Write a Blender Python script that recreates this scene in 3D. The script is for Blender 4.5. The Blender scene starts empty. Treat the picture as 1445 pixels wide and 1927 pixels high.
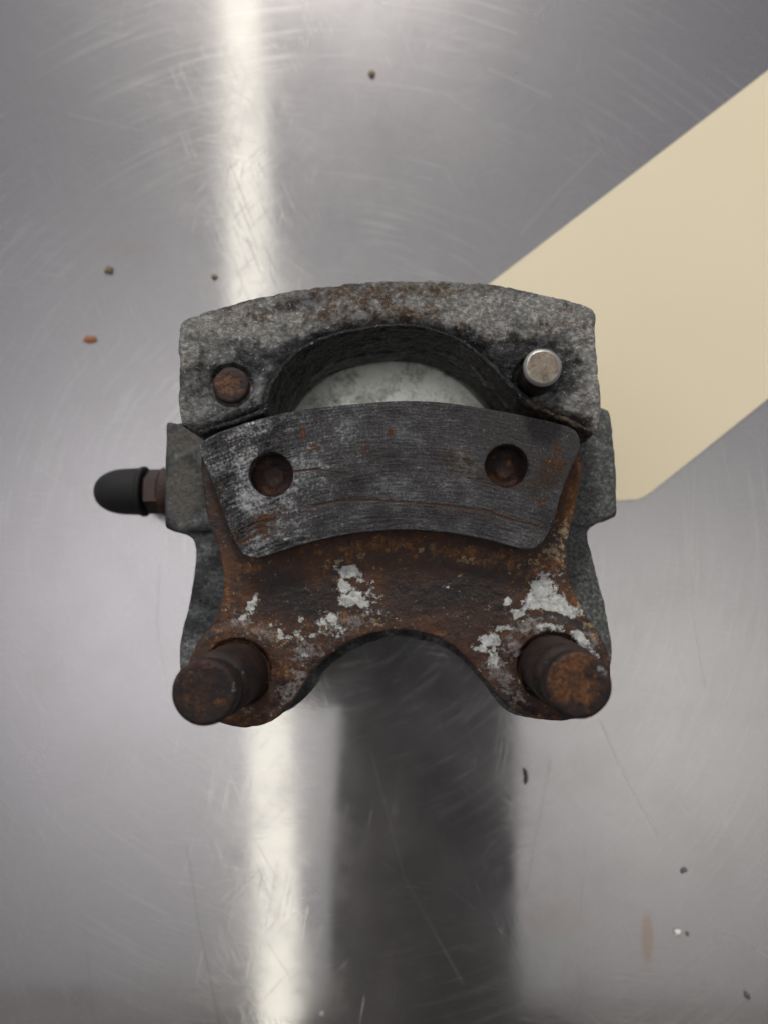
import bpy, bmesh, math, random
import numpy as np
from mathutils import Vector, Quaternion, geometry

S = bpy.context.scene
C = bpy.data.collections.new('scene_objects'); S.collection.children.link(C)

# ------------------------------------------------------------------ camera
FPX, CX, CY = 1450.0, 722.5, 963.5        # survey of the photograph: focal length and centre in photo pixels
NAD = (775.0, 1066.0)                     # where the vertical under the camera falls
H = 0.262                                 # camera height over the table, metres
_dn = Vector(((NAD[0]-CX)/FPX, -(NAD[1]-CY)/FPX, -1)).normalized()
ROT = _dn.rotation_difference(Vector((0, 0, -1)))
cam = bpy.data.cameras.new('camera'); camo = bpy.data.objects.new('camera', cam); C.objects.link(camo)
cam.sensor_fit = 'VERTICAL'; cam.sensor_height = 36; cam.sensor_width = 27
cam.lens = FPX/1927*36
cam.clip_start = 0.001; cam.clip_end = 50
camo.location = (0, 0, H); camo.rotation_mode = 'QUATERNION'; camo.rotation_quaternion = ROT
cam.dof.use_dof = True; cam.dof.focus_distance = 0.192; cam.dof.aperture_fstop = cam.lens/3.4
S.camera = camo

# ------------------------------------------------------------------ world and view
W = bpy.data.worlds.new('World'); S.world = W; W.use_nodes = True
W.node_tree.nodes['Background'].inputs[0].default_value = (0.80, 0.84, 0.95, 1)
W.node_tree.nodes['Background'].inputs[1].default_value = 0.25
S.cycles.max_bounces = 6; S.cycles.diffuse_bounces = 3; S.cycles.glossy_bounces = 4
S.view_settings.view_transform = 'Standard'; S.view_settings.look = 'None'
S.view_settings.exposure = 0.70; S.view_settings.gamma = 1

def P(px, py, d):
    """photo pixel -> point lying d metres below the camera"""
    r = ROT @ Vector(((px-CX)/FPX, -(py-CY)/FPX, -1))
    t = d/(-r.z)
    return Vector((r.x*t, r.y*t, H-d))
RM = np.array(ROT.to_matrix())
def proj(v):
    """points (n,3) -> photo pixels (n,2)"""
    q = (v-np.array([0, 0, H])) @ RM
    return np.stack([CX+FPX*q[:, 0]/-q[:, 2], CY-FPX*q[:, 1]/-q[:, 2]], 1)

# ------------------------------------------------------------------ numpy noise
def _hash(i, j, k, s):
    n = (i*73856093) ^ (j*19349663) ^ (k*83492791) ^ (s*2654435)
    n = (n ^ (n >> 13))*1274126177 & 0x7fffffff
    n = (n ^ (n >> 16)) & 0xffffff
    return n/float(0xffffff)
def vnoise(p, seed=0):
    f = np.floor(p).astype(np.int64); t = p-f; t = t*t*(3-2*t)
    o = 0
    for a in (0, 1):
        for b in (0, 1):
            for c in (0, 1):
                w = (t[:, 0] if a else 1-t[:, 0])*(t[:, 1] if b else 1-t[:, 1])*(t[:, 2] if c else 1-t[:, 2])
                o = o+w*_hash(f[:, 0]+a, f[:, 1]+b, f[:, 2]+c, seed)
    return o
def fbm(p, scale, octs=4, seed=0, gain=.5):
    o = 0; a = 1; s = 0
    for k in range(octs):
        o = o+a*vnoise(p*scale*2**k+17.3*k, seed+k); s += a; a *= gain
    return o/s-0.5
def blobs(px, L):
    """soft spots at (x, y, rx, ry, angle, strength) in survey pixels; max of all"""
    o = np.zeros(len(px))
    for (x, y, rx, ry, a, s) in L:
        a = math.radians(a); dx = px[:, 0]-x; dy = px[:, 1]-y
        u = (dx*math.cos(a)+dy*math.sin(a))/rx; v = (-dx*math.sin(a)+dy*math.cos(a))/ry
        o = np.maximum(o, s*np.exp(-0.7*(u*u+v*v)))
    return o
def sm(x, a, b):
    t = np.clip((x-a)/(b-a), 0, 1); return t*t*(3-2*t)

# ------------------------------------------------------------------ node helper
class NT:
    def __init__(s, name):
        s.m = bpy.data.materials.new(name); s.m.use_nodes = True; s.t = s.m.node_tree; s.t.nodes.clear()
        s.out = s.t.nodes.new('ShaderNodeOutputMaterial'); s.co = s.t.nodes.new('ShaderNodeTexCoord').outputs['Object']
    def n(s, typ, ins=None, **kw):
        nd = s.t.nodes.new(typ)
        for k, v in kw.items(): setattr(nd, k, v)
        for k, v in (ins or {}).items():
            if v is None: continue
            if isinstance(v, bpy.types.NodeSocket): s.t.links.new(v, nd.inputs[k])
            else: nd.inputs[k].default_value = v
        return nd
    def math(s, op, a, b=None, c=None, clamp=False):
        return s.n('ShaderNodeMath', {0: a, 1: b, 2: c}, operation=op, use_clamp=clamp).outputs[0]
    def noise(s, scale, detail=5, rough=.6, co=None, dist=0, fac=True):
        nd = s.n('ShaderNodeTexNoise', {'Vector': co or s.co, 'Scale': scale, 'Detail': detail, 'Roughness': rough, 'Distortion': dist})
        return nd.outputs[0 if fac else 1]
    def ramp(s, f, stops):
        nd = s.n('ShaderNodeValToRGB', {0: f}); cr = nd.color_ramp
        while len(cr.elements) < len(stops): cr.elements.new(.5)
        for e, (p, c) in zip(cr.elements, stops):
            e.position = p; e.color = (c[0], c[1], c[2], 1) if hasattr(c, '__len__') else (c, c, c, 1)
        return nd.outputs[0]
    def step(s, f, a, b):
        return s.n('ShaderNodeMapRange', {0: f, 1: a, 2: b, 3: 0.0, 4: 1.0}, interpolation_type='SMOOTHSTEP').outputs[0]
    def mix(s, f, a, b):
        nd = s.n('ShaderNodeMix', data_type='RGBA')
        for k, v in ((0, f), (6, a), (7, b)):
            if isinstance(v, bpy.types.NodeSocket): s.t.links.new(v, nd.inputs[k])
            else: nd.inputs[k].default_value = v if k == 0 else (v[0], v[1], v[2], 1)
        return nd.outputs[2]
    def mixf(s, f, a, b):
        nd = s.n('ShaderNodeMix', {0: f, 2: a, 3: b}, data_type='FLOAT'); return nd.outputs[0]
    def attr(s, name): return s.n('ShaderNodeAttribute', attribute_name=name).outputs['Fac']
    def map(s, scale, rot=0, co=None):
        return s.n('ShaderNodeMapping', {'Vector': co or s.co, 'Scale': scale, 'Rotation': (0, 0, math.radians(rot))}).outputs[0]
    def bump(s, h, strength, dist, normal=None):
        return s.n('ShaderNodeBump', {'Height': h, 'Strength': strength, 'Distance': dist, 'Normal': normal}).outputs[0]
    def surf(s, color, rough, metal=0.0, normal=None, spec=.5):
        b = s.n('ShaderNodeBsdfPrincipled', {'Base Color': color if isinstance(color, bpy.types.NodeSocket) else (*color[:3], 1), 'Roughness': rough, 'Metallic': metal, 'Normal': normal, 'Specular IOR Level': spec})
        s.t.links.new(b.outputs[0], s.out.inputs[0]); return s.m
    def layer(s, col, rough, metal, attr, c2, r2, m2, scale=400, amp=1.0, soft=.12, detail=6, rgh=.65, thr=.5):
        """a second finish over the first, its ragged edge led by a mask of wear or painted light on the mesh"""
        a = s.attr(attr)
        f = s.math('MULTIPLY_ADD', s.math('SUBTRACT', s.noise(scale, detail, rgh), .5), amp*2, a)
        f = s.step(f, thr-soft, thr+soft)
        return s.mix(f, col, c2), s.mixf(f, rough, r2), s.mixf(f, metal, m2), f

# ------------------------------------------------------------------ objects
def link(name, me, mat, parent=None):
    o = bpy.data.objects.new(name, me); C.objects.link(o)
    if mat: me.materials.append(mat)
    if parent is not None: o.parent = parent
    return o
def shade(me, sm_=True):
    me.polygons.foreach_set('use_smooth', np.full(len(me.polygons), sm_))
def tag(o, label=None, cat=None, group=None, kind=None):
    if label: o['label'] = label
    if cat: o['category'] = cat
    if group: o['group'] = group
    if kind: o['kind'] = kind
    return o

def resample(pts, n=4, closed=True):
    """Catmull-Rom through the survey points"""
    out = []; N = len(pts)
    for i in range(N if closed else N-1):
        p0, p1, p2, p3 = [np.array(pts[(i+k) % N] if closed else pts[min(max(i+k, 0), N-1)], float) for k in (-1, 0, 1, 2)]
        for k in range(n):
            t = k/n
            out.append(tuple(.5*((2*p1)+(-p0+p2)*t+(2*p0-5*p1+4*p2-p3)*t*t+(-p0+3*p1-3*p2+p3)*t**3)))
    return out
def circ(c, r, n=40): return [(c[0]+r*math.cos(2*math.pi*k/n), c[1]+r*math.sin(2*math.pi*k/n)) for k in range(n)]

def slab(bm, outline, d_ref, z0, z1, holes=(), n=4):
    """outline surveyed at depth d_ref, built as a closed prism between heights z0 and z1"""
    loops = []
    for L, sub in [(outline, n)]+[(h, 1) for h in holes]:
        Q = resample(L, sub) if sub > 1 else L
        loops.append([P(x, y, d_ref).xy for x, y in Q])
    tris = geometry.tessellate_polygon([[Vector((p.x, p.y, 0)) for p in L] for L in loops])
    flat = [p for L in loops for p in L]
    top = [bm.verts.new((p.x, p.y, z1)) for p in flat]; bot = [bm.verts.new((p.x, p.y, z0)) for p in flat]
    for a, b, c in tris:
        try:
            bm.faces.new((top[a], top[b], top[c])); bm.faces.new((bot[c], bot[b], bot[a]))
        except ValueError: pass
    k = 0
    for L in loops:
        m = len(L)
        for i in range(m):
            j = (i+1) % m
            try: bm.faces.new((top[k+i], bot[k+i], bot[k+j], top[k+j]))
            except ValueError: pass
        k += m

def solid(name, bm, mat, parent, voxel=.0004, smooth=3, disp=None, masks=None, origin=(0, 0, 0)):
    """fuse the prisms into one casting, soften its edges, roughen its skin, store masks of wear and painted light"""
    bmesh.ops.recalc_face_normals(bm, faces=bm.faces)
    me = bpy.data.meshes.new(name); bm.to_mesh(me); bm.free()
    t = bpy.data.objects.new('tmp', me); C.objects.link(t)
    r = t.modifiers.new('r', 'REMESH'); r.mode = 'VOXEL'; r.voxel_size = voxel; r.adaptivity = 0
    if smooth:
        q = t.modifiers.new('s', 'SMOOTH'); q.factor = .5; q.iterations = smooth
    dg = bpy.context.evaluated_depsgraph_get(); dg.update()
    me2 = bpy.data.meshes.new_from_object(t.evaluated_get(dg))
    bpy.data.objects.remove(t); bpy.data.meshes.remove(me)
    me2.name = name; me2.materials.clear()
    return finish(name, me2, mat, parent, disp, masks, origin)

def finish(name, me2, mat, parent, disp=None, masks=None, origin=(0, 0, 0)):
    nv = len(me2.vertices); v = np.empty(nv*3, np.float32); me2.vertices.foreach_get('co', v); v = v.reshape(-1, 3).astype(float)
    nm = np.empty(nv*3, np.float32); me2.vertex_normals.foreach_get('vector', nm); nm = nm.reshape(-1, 3)
    px = proj(v)
    if masks:
        for k, fn in masks.items():
            a = me2.attributes.new(k, 'FLOAT', 'POINT'); a.data.foreach_set('value', fn(px, v, nm).astype(np.float32))
    if disp:
        v = v+nm*disp(px, v, nm)[:, None]
    v = v-np.array(origin)
    me2.vertices.foreach_set('co', v.astype(np.float32).ravel()); me2.update()
    shade(me2)
    print(name, nv)
    return link(name, me2, mat, parent)

def lathe_me(name, profile, centre, axis='Z', seg=72, wob=0.0, seed=0, knurl=None):
    """profile of (radius, distance along axis); centre is the axis point at distance 0"""
    bm = bmesh.new(); rings = []
    for r, h in profile:
        ring = []
        if r < 1e-7:
            ring = [bm.verts.new(_ax(centre, axis, 0, 0, h))]
        else:
            for k in range(seg):
                a = 2*math.pi*k/seg
                rr = r*(1+wob*math.sin(3*a+seed)*.6+wob*math.sin(7*a+2*seed))
                if knurl and knurl[0] < h < knurl[1]: rr *= 1-.014*(k % 2)
                ring.append(bm.verts.new(_ax(centre, axis, rr*math.cos(a), rr*math.sin(a), h)))
        rings.append(ring)
    for A, B in zip(rings, rings[1:]):
        for k in range(seg):
            a, b = A[k % len(A)], A[(k+1) % len(A)]; c, d = B[(k+1) % len(B)], B[k % len(B)]
            f = []
            for q in (a, b, c, d):
                if q not in f: f.append(q)
            if len(f) > 2: bm.faces.new(f)
    bmesh.ops.recalc_face_normals(bm, faces=bm.faces)
    me = bpy.data.meshes.new(name); bm.to_mesh(me); bm.free(); return me
def _ax(c, axis, u, v, h):
    if axis == 'Z': return (c[0]+u, c[1]+v, c[2]+h)
    if axis == 'X': return (c[0]+h, c[1]+u, c[2]+v)
def dense(prof, step=.0004):
    out = [prof[0]]
    for (r0, h0), (r1, h1) in zip(prof, prof[1:]):
        n = max(1, int(math.hypot(r1-r0, h1-h0)/step))
        out += [(r0+(r1-r0)*k/n, h0+(h1-h0)*k/n) for k in range(1, n+1)]
    return out

# ================================================================== MATERIALS
def m_cast():
    g = NT('weathered cast aluminium')
    n1 = g.noise(170, 8, .68); n2 = g.noise(900, 5, .7)
    f = g.math('MULTIPLY_ADD', g.math('SUBTRACT', n2, .5), .35, n1)
    col = g.ramp(f, [(.30, (.035, .035, .037)), (.44, (.090, .092, .096)), (.54, (.17, .172, .175)), (.66, (.34, .34, .335))])
    rough, metal = g.mixf(n1, .52, .30), g.mixf(n1, .35, .65)
    col, rough, metal, _ = g.layer(col, rough, metal, 'light', g.ramp(n2, [(.30, (.14, .132, .126)), (.50, (.27, .262, .25)), (.66, (.54, .53, .495))]), .42, .45, 420, .9, .42)
    col, rough, metal, _ = g.layer(col, rough, metal, 'brown', g.ramp(n2, [(.35, (.032, .019, .014)), (.52, (.115, .075, .052)), (.66, (.30, .22, .15))]), .75, .05, 300, 1.2, .32)
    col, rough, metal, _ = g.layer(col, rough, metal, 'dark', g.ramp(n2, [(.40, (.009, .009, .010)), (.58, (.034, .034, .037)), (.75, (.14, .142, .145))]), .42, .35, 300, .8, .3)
    sp = g.step(g.noise(1300, 3, .6), .62, .70)
    col = g.mix(g.math('MULTIPLY', sp, .55), col, (.50, .50, .47)); rough = g.mixf(sp, rough, .28)
    h = g.math('ADD', g.noise(420, 9, .75), g.math('MULTIPLY', g.noise(1500, 3, .6), .45))
    return g.surf(col, rough, metal, g.bump(h, 1.0, .0009))
def m_body():
    g = NT('smooth grey bracket casting')
    n1 = g.noise(120, 8, .65); n2 = g.noise(1100, 4, .65)
    f = g.math('MULTIPLY_ADD', g.math('SUBTRACT', n2, .5), .35, n1)
    col = g.ramp(f, [(.34, (.014, .015, .018)), (.48, (.050, .053, .057)), (.58, (.12, .126, .13)), (.70, (.30, .305, .31))])
    rough, metal = .5, .35
    col, rough, metal, _ = g.layer(col, rough, metal, 'green', g.ramp(n2, [(.35, (.052, .055, .052)), (.55, (.135, .142, .135)), (.72, (.31, .325, .31))]), .65, .15, 420, .9, .3)
    col, rough, metal, _ = g.layer(col, rough, metal, 'satin', g.ramp(n2, [(.3, (.075, .070, .064)), (.7, (.15, .142, .13))]), .42, .5, 200, .3, .2)
    return g.surf(col, rough, metal, g.bump(g.noise(600, 8, .72), .8, .0009))
def m_plate():
    g = NT('rusted steel plate with flaking paint')
    n1 = g.noise(90, 8, .65, dist=.3); n2 = g.noise(700, 6, .7)
    f = g.math('MULTIPLY_ADD', g.math('SUBTRACT', n2, .5), .35, n1)
    col = g.ramp(f, [(.30, (.016, .009, .008)), (.47, (.044, .019, .012)), (.60, (.085, .033, .015)), (.76, (.15, .058, .022))])
    rough, metal = g.mixf(n2, .45, .8), 0.0
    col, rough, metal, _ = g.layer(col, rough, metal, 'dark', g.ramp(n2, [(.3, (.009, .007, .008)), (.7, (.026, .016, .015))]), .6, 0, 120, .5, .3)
    col, rough, metal, _ = g.layer(col, rough, metal, 'orange', g.ramp(n2, [(.33, (.055, .021, .008)), (.5, (.15, .058, .018)), (.68, (.32, .15, .05))]), .85, 0, 350, .9, .3)
    col, rough, metal, _ = g.layer(col, rough, metal, 'tan', g.ramp(n2, [(.35, (.10, .055, .022)), (.65, (.42, .32, .20))]), .85, 0, 800, 1.6, .16)
    col, rough, metal, w2 = g.layer(col, rough, metal, 'worn', g.ramp(n2, [(.35, (.075, .055, .050)), (.65, (.28, .25, .24))]), .7, 0, 520, 1.5, .16, detail=9, rgh=.75)
    col, rough, metal, w = g.layer(col, rough, metal, 'paint', g.ramp(n2, [(.32, (.24, .23, .22)), (.45, (.48, .48, .47)), (.62, (.74, .75, .73))]), .5, 0, 430, 1.6, .09, detail=10, rgh=.76)
    fl = g.step(g.noise(330, 2, .5), .765, .78); col = g.mix(fl, col, (.45, .36, .24))
    rough = g.math('MULTIPLY', rough, g.mixf(g.step(n1, .4, .6), .62, 1.0))
    h = g.math('ADD', g.math('MULTIPLY', g.noise(450, 8, .7), .7), g.math('MULTIPLY', w, .12))
    return g.surf(col, rough, metal, g.bump(h, .9, .0010))
def m_pad():
    g = NT('worn sintered brake friction material')
    mp = g.n('ShaderNodeMapping', {'Vector': g.attrv('grain') if hasattr(g, 'attrv') else g.co}).outputs[0]
    gv = g.n('ShaderNodeAttribute', attribute_name='arcuv').outputs['Vector']
    st = g.noise(1, 7, .7, co=g.n('ShaderNodeMapping', {'Vector': gv, 'Scale': (140, 1500, 1)}).outputs[0])
    st2 = g.noise(1, 4, .6, co=g.n('ShaderNodeMapping', {'Vector': gv, 'Scale': (60, 700, 1)}).outputs[0])
    n2 = g.noise(1500, 5, .75); n3 = g.noise(120, 5, .6)
    f = g.math('MULTIPLY_ADD', g.math('SUBTRACT', n2, .5), 1.0, g.math('MULTIPLY_ADD', g.math('SUBTRACT', st, .5), .75, n3))
    col = g.ramp(f, [(.20, (.042, .037, .037)), (.45, (.088, .084, .086)), (.6, (.135, .131, .136)), (.8, (.28, .28, .285))])
    rough, metal = .45, .6
    col, rough, metal, _ = g.layer(col, rough, metal, 'smooth', g.ramp(n2, [(.3, (.045, .040, .041)), (.7, (.115, .105, .107))]), .5, .4, 150, .4, .3)
    col, rough, metal, sh = g.layer(col, rough, metal, 'painted_sheen', g.ramp(f, [(.30, (.030, .028, .028)), (.46, (.12, .12, .125)), (.57, (.36, .36, .365)), (.68, (.75, .75, .75))]), .28, .85, 700, 1.1, .35)
    cr = g.step(st2, .36, .30); col = g.mix(g.math('MULTIPLY', cr, .35), col, (.022, .015, .014))
    col, rough, metal, _ = g.layer(col, rough, metal, 'rust', g.ramp(n2, [(.33, (.035, .016, .009)), (.52, (.11, .045, .018)), (.72, (.28, .12, .04))]), .8, 0, 420, 1.3, .2, detail=7)
    col, rough, metal, _ = g.layer(col, rough, metal, 'brown', g.ramp(n2, [(.33, (.022, .015, .010)), (.7, (.085, .048, .026))]), .75, 0.05, 260, .7, .25)
    col, rough, metal, ck = g.layer(col, rough, metal, 'crack', (.075, .040, .026), .85, 0, 400, .9, .25)
    sp = g.step(g.noise(2100, 3, .6), .66, .73); col = g.mix(g.math('MULTIPLY', sp, .7), col, (.55, .55, .56))
    h = g.math('ADD', g.math('MULTIPLY', st, .8), g.math('MULTIPLY', n2, .9))
    h = g.math('SUBTRACT', h, g.math('MULTIPLY', ck, .25))
    return g.surf(col, rough, metal, g.bump(h, 1.0, .0009))
def m_rust(name, dark=1.0, orange=0.0):
    g = NT(name)
    n1 = g.noise(220, 8, .7); n2 = g.noise(1300, 4, .7)
    f = g.math('MULTIPLY_ADD', g.math('SUBTRACT', n2, .5), .45, n1); f = g.math('ADD', f, orange)
    k = dark
    col = g.ramp(f, [(.32, (.010*k, .007*k, .007*k)), (.5, (.030*k, .014*k, .012*k)), (.64, (.075*k, .028*k, .014*k)), (.8, (.22*k, .085*k, .025*k))])
    a = g.attr('orange')
    rough, metal = .62, 0.0
    col, rough, metal, _ = g.layer(col, rough, metal, 'orange', g.ramp(n2, [(.33, (.035, .014, .006)), (.52, (.13, .048, .014)), (.72, (.30, .12, .035))]), .85, 0, 600, .9, .25)
    col, rough, metal, _ = g.layer(col, rough, metal, 'bare', (.26, .26, .26), .4, .8, 700, 1.2, .15)
    return g.surf(col, g.mixf(n2, .4, .75), 0.05, g.bump(g.math('ADD', g.noise(800, 7, .7), g.math('MULTIPLY', n1, .5)), .8, .0005))
def m_bright():
    g = NT('bare steel pin end')
    n1 = g.noise(500, 6, .65)
    col = g.ramp(n1, [(.3, (.15, .12, .095)), (.55, (.28, .23, .185)), (.8, (.42, .38, .33))])
    col, rough, metal, _ = g.layer(col, .38, .7, 'rim', (.46, .45, .42), .42, .8, 500, .5, .2)
    col, rough, metal, _ = g.layer(col, rough, metal, 'shank', (.035, .018, .016), .4, .5, 500, .6, .2)
    return g.surf(col, rough, metal, g.bump(g.noise(1200, 5, .7), .5, .0003))
def m_piston():
    g = NT('chalky oxidised piston face')
    n1 = g.noise(110, 8, .68); n2 = g.noise(900, 6, .72)
    f = g.math('MULTIPLY_ADD', g.math('SUBTRACT', n2, .5), .5, n1)
    col = g.ramp(f, [(.28, (.16, .165, .15)), (.40, (.45, .46, .42)), (.52, (.78, .79, .74)), (.7, (.88, .89, .85))])
    return g.surf(col, .32, .75, g.bump(n2, .4, .00015))
def m_simple(name, c, rough, metal=0, scale=400, var=.25, b=.0002):
    g = NT(name); n = g.noise(scale, 6, .65)
    col = g.mix(n, tuple(x*(1-var) for x in c), tuple(x*(1+var) for x in c))
    return g.surf(col, g.mixf(n, rough*.85, min(1, rough*1.15)), metal, g.bump(n, .5, b))
def m_card():
    g = NT('cream card stock')
    n = g.noise(900, 5, .6); n1 = g.noise(25, 3, .5)
    col = g.mix(n1, (.88, .77, .56), (.91, .80, .59)); col = g.mix(g.math('MULTIPLY', n, .06), col, (.62, .52, .36))
    sp = g.step(g.noise(180, 1, .4), .84, .87); col = g.mix(g.math('MULTIPLY', sp, .5), col, (.35, .27, .17))
    return g.surf(col, .62, 0, g.bump(n, .25, .0001), .35)

def m_table():
    g = NT('scratched brushed stainless steel')
    co = g.co
    cloud = g.noise(9, 6, .6); cloud2 = g.noise(38, 5, .6)
    # hair scratches: several families of stretched noise, each thresholded to thin lines
    lines = None; dk = None
    for i, (rot, sx, sy, lo) in enumerate([(62, 14, 1300, .69), (52, 10, 1000, .70), (-75, 9, 1100, .71), (22, 12, 1200, .71), (80, 7, 900, .70)]):
        wob = g.n('ShaderNodeVectorMath', {0: co, 1: g.n('ShaderNodeVectorMath', {0: g.noise(5+i, 1, .5, fac=False), 3: .05}, operation='SCALE').outputs[0]}, operation='ADD').outputs[0]
        rt = g.n('ShaderNodeMapping', {'Vector': wob, 'Rotation': (0, 0, math.radians(rot))}).outputs[0]
        q = g.noise(1, 2, .5, co=g.n('ShaderNodeMapping', {'Vector': rt, 'Scale': (sx, sy, 1)}).outputs[0])
        q = g.math('MULTIPLY', g.step(q, lo, lo+.10), g.step(g.noise(11+3*i, 2, .5), .42, .62))
        lines = q if lines is None else g.math('MAXIMUM', lines, q)
    fine = None
    for i, (rot, sx, sy, lo) in enumerate([(8, 40, 1500, .56), (68, 35, 1400, .58), (-48, 30, 1500, .60), (-12, 30, 1700, .60), (38, 34, 1300, .60), (-80, 30, 1500, .60)]):
        rt = g.n('ShaderNodeMapping', {'Vector': co, 'Rotation': (0, 0, math.radians(rot)), 'Location': (i*3.1, i*1.7, 0)}).outputs[0]
        q = g.noise(1, 3, .55, co=g.n('ShaderNodeMapping', {'Vector': rt, 'Scale': (sx, sy, 1)}).outputs[0])
        q = g.math('MULTIPLY', g.step(q, lo, lo+.14), g.step(g.noise(16+5*i, 3, .6), .44, .66))
        fine = q if fine is None else g.math('ADD', fine, q)
    # glint arcs round the mirrored streak, painted in as paler, rougher rings
    A0 = P(600, 1000, H)
    pv = g.n('ShaderNodeVectorMath', {0: co, 1: (A0.x, A0.y, 0)}, operation='SUBTRACT').outputs[0]
    sx = g.n('ShaderNodeSeparateXYZ', {0: pv}); rr = g.n('ShaderNodeVectorMath', {0: pv}, operation='LENGTH').outputs['Value']
    an = g.math('ARCTAN2', sx.outputs[0], sx.outputs[1])
    sw = g.noise(1, 4, .6, co=g.n('ShaderNodeCombineXYZ', {0: g.math('MULTIPLY', an, 3.5), 1: g.math('MULTIPLY', rr, 420), 2: 0.0}).outputs[0])
    sw = g.math('MULTIPLY', g.step(sw, .50, .68), g.step(g.noise(14, 3, .5), .42, .62))
    # the long scratches one can follow, as distances to segments
    def seg(a, b, w, fade=True):
        A = P(*a, H); B = P(*b, H); D = B-A; L2 = D.x*D.x+D.y*D.y
        pa = g.n('ShaderNodeVectorMath', {0: co, 1: (A.x, A.y, 0)}, operation='SUBTRACT').outputs[0]
        t = g.math('DIVIDE', g.n('ShaderNodeVectorMath', {0: pa, 1: (D.x, D.y, 0)}, operation='DOT_PRODUCT').outputs['Value'], L2, clamp=True)
        q = g.n('ShaderNodeVectorMath', {0: (D.x, D.y, 0), 3: t}, operation='SCALE').outputs[0]
        d = g.n('ShaderNodeVectorMath', {0: pa, 1: q}, operation='DISTANCE').outputs['Value']
        return g.step(d, w, w*.25)
    def path(pts, w):
        o = None
        for a, b in zip(pts, pts[1:]):
            q = seg(a, b, w); o = q if o is None else g.math('MAXIMUM', o, q)
        return o
    br = None
    for pts, w, s in [([(1128, 1355), (1160, 1430), (1190, 1490), (1237, 1572)], .00055, .7), ([(1335, 1730), (1390, 1762), (1450, 1805)], .0005, .9),
                   ([(1306, 880), (1301, 1050)], .0005, .35), ([(1301, 1050), (1305, 1170), (1325, 1290)], .0006, .6), ([(1255, 1160), (1270, 1230), (1292, 1290)], .0007, .35),
                   ([(720, 5), (860, 25), (970, 62)], .0009, .4), ([(920, 130), (1035, 182)], .0010, .35), ([(1130, 280), (1050, 360), (980, 440)], .0008, .25), ([(130, 215), (262, 245)], .0008, .25),
                   ([(1235, 1450), (1290, 1530)], .0005, .35), ([(300, 1060), (296, 1180), (318, 1300)], .0008, .4), ([(60, 1270), (90, 1420)], .0008, .3), ([(1345, 1510), (1380, 1580)], .0005, .4), ([(700, 1420), (760, 1650), (870, 1850)], .0006, .25)]:
        q = g.math('MULTIPLY', path(pts, w), s); br = q if br is None else g.math('MAXIMUM', br, q)
    for pts, w, s in [([(1036, 1430), (1010, 1560), (990, 1672)], .00035, .55), ([(352, 1590), (375, 1740), (415, 1930)], .0004, .6), ([(505, 1775), (548, 1842)], .0004, .55),
                      ([(160, 1750), (178, 1930)], .0004, .4), ([(1095, 1650), (1092, 1720)], .0003, .4)]:
        q = g.math('MULTIPLY', path(pts, w), s); dk = q if dk is None else g.math('MAXIMUM', dk, q)
    def spot(px, py, rx, ry, s):
        A = P(px, py, H); k = H/FPX
        pa = g.n('ShaderNodeVectorMath', {0: co, 1: (A.x, A.y, 0)}, operation='SUBTRACT').outputs[0]
        pa = g.n('ShaderNodeVectorMath', {0: pa, 1: (1/(rx*k), 1/(ry*k), 0)}, operation='MULTIPLY').outputs[0]
        d = g.math('ADD', g.n('ShaderNodeVectorMath', {0: pa}, operation='LENGTH').outputs['Value'], g.math('MULTIPLY', g.math('SUBTRACT', cloud2, .5), .9))
        return g.math('MULTIPLY', g.step(d, 1.15, .6), s)
    col = g.mix(cloud, (.425, .41, .425), (.485, .468, .482))
    col = g.mix(g.math('MULTIPLY', g.step(cloud2, .45, .75), .25), col, (.38, .362, .36))
    col = g.mix(g.math('MULTIPLY', fine, .10, clamp=True), col, (.70, .69, .68)); col = g.mix(g.math('MULTIPLY', sw, .22), col, (.66, .65, .64))
    stain = None
    for a in [(1217, 1765, 12, 50, .45), (170, 638, 16, 9, .6), (1040, 1730, 60, 30, .12), (235, 470, 60, 16, .10), (330, 362, 16, 12, .0)]:
        q = spot(*a); stain = q if stain is None else g.math('MAXIMUM', stain, q)
    col = g.mix(stain, col, (.42, .27, .16))
    col = g.mix(g.math('MULTIPLY', dk, .5), col, (.16, .14, .13))
    h = g.math('ADD', g.math('MULTIPLY', lines, .14), g.math('MULTIPLY', g.noise(1, 3, .5, co=g.map((60, 900, 1), 5)), .12))
    h = g.math('ADD', h, g.math('MULTIPLY', cloud2, .25)); h = g.math('ADD', h, g.math('MULTIPLY', fine, .22))
    nb = g.bump(h, .10, .0004)
    sharp_r = g.math('MULTIPLY_ADD', g.step(cloud2, .35, .7), .06, .062)
    g1 = g.n('ShaderNodeBsdfAnisotropic', {'Color': col, 'Roughness': sharp_r, 'Normal': nb})
    g2 = g.n('ShaderNodeBsdfAnisotropic', {'Color': col, 'Roughness': .30, 'Normal': nb})
    f = g.math('MULTIPLY_ADD', cloud2, .40, .08); f = g.math('MULTIPLY_ADD', fine, .14, f); f = g.math('MULTIPLY_ADD', sw, .16, f); f = g.math('MULTIPLY_ADD', g.math('SUBTRACT', cloud, .5), .35, f, clamp=True); f = g.math('MAXIMUM', f, g.math('MULTIPLY', lines, .28)); f = g.math('MAXIMUM', f, br, clamp=True)
    mx = g.n('ShaderNodeMixShader', {0: f}); g.t.links.new(g1.outputs[0], mx.inputs[1]); g.t.links.new(g2.outputs[0], mx.inputs[2])
    df = g.n('ShaderNodeBsdfDiffuse', {'Color': g.mix(.0, (.62, .62, .60), (.6, .6, .6))})
    mx2 = g.n('ShaderNodeMixShader', {0: g.math('MULTIPLY_ADD', g.math('MAXIMUM', br, g.math('MULTIPLY', lines, .25)), .22, .05, clamp=True)})
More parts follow.
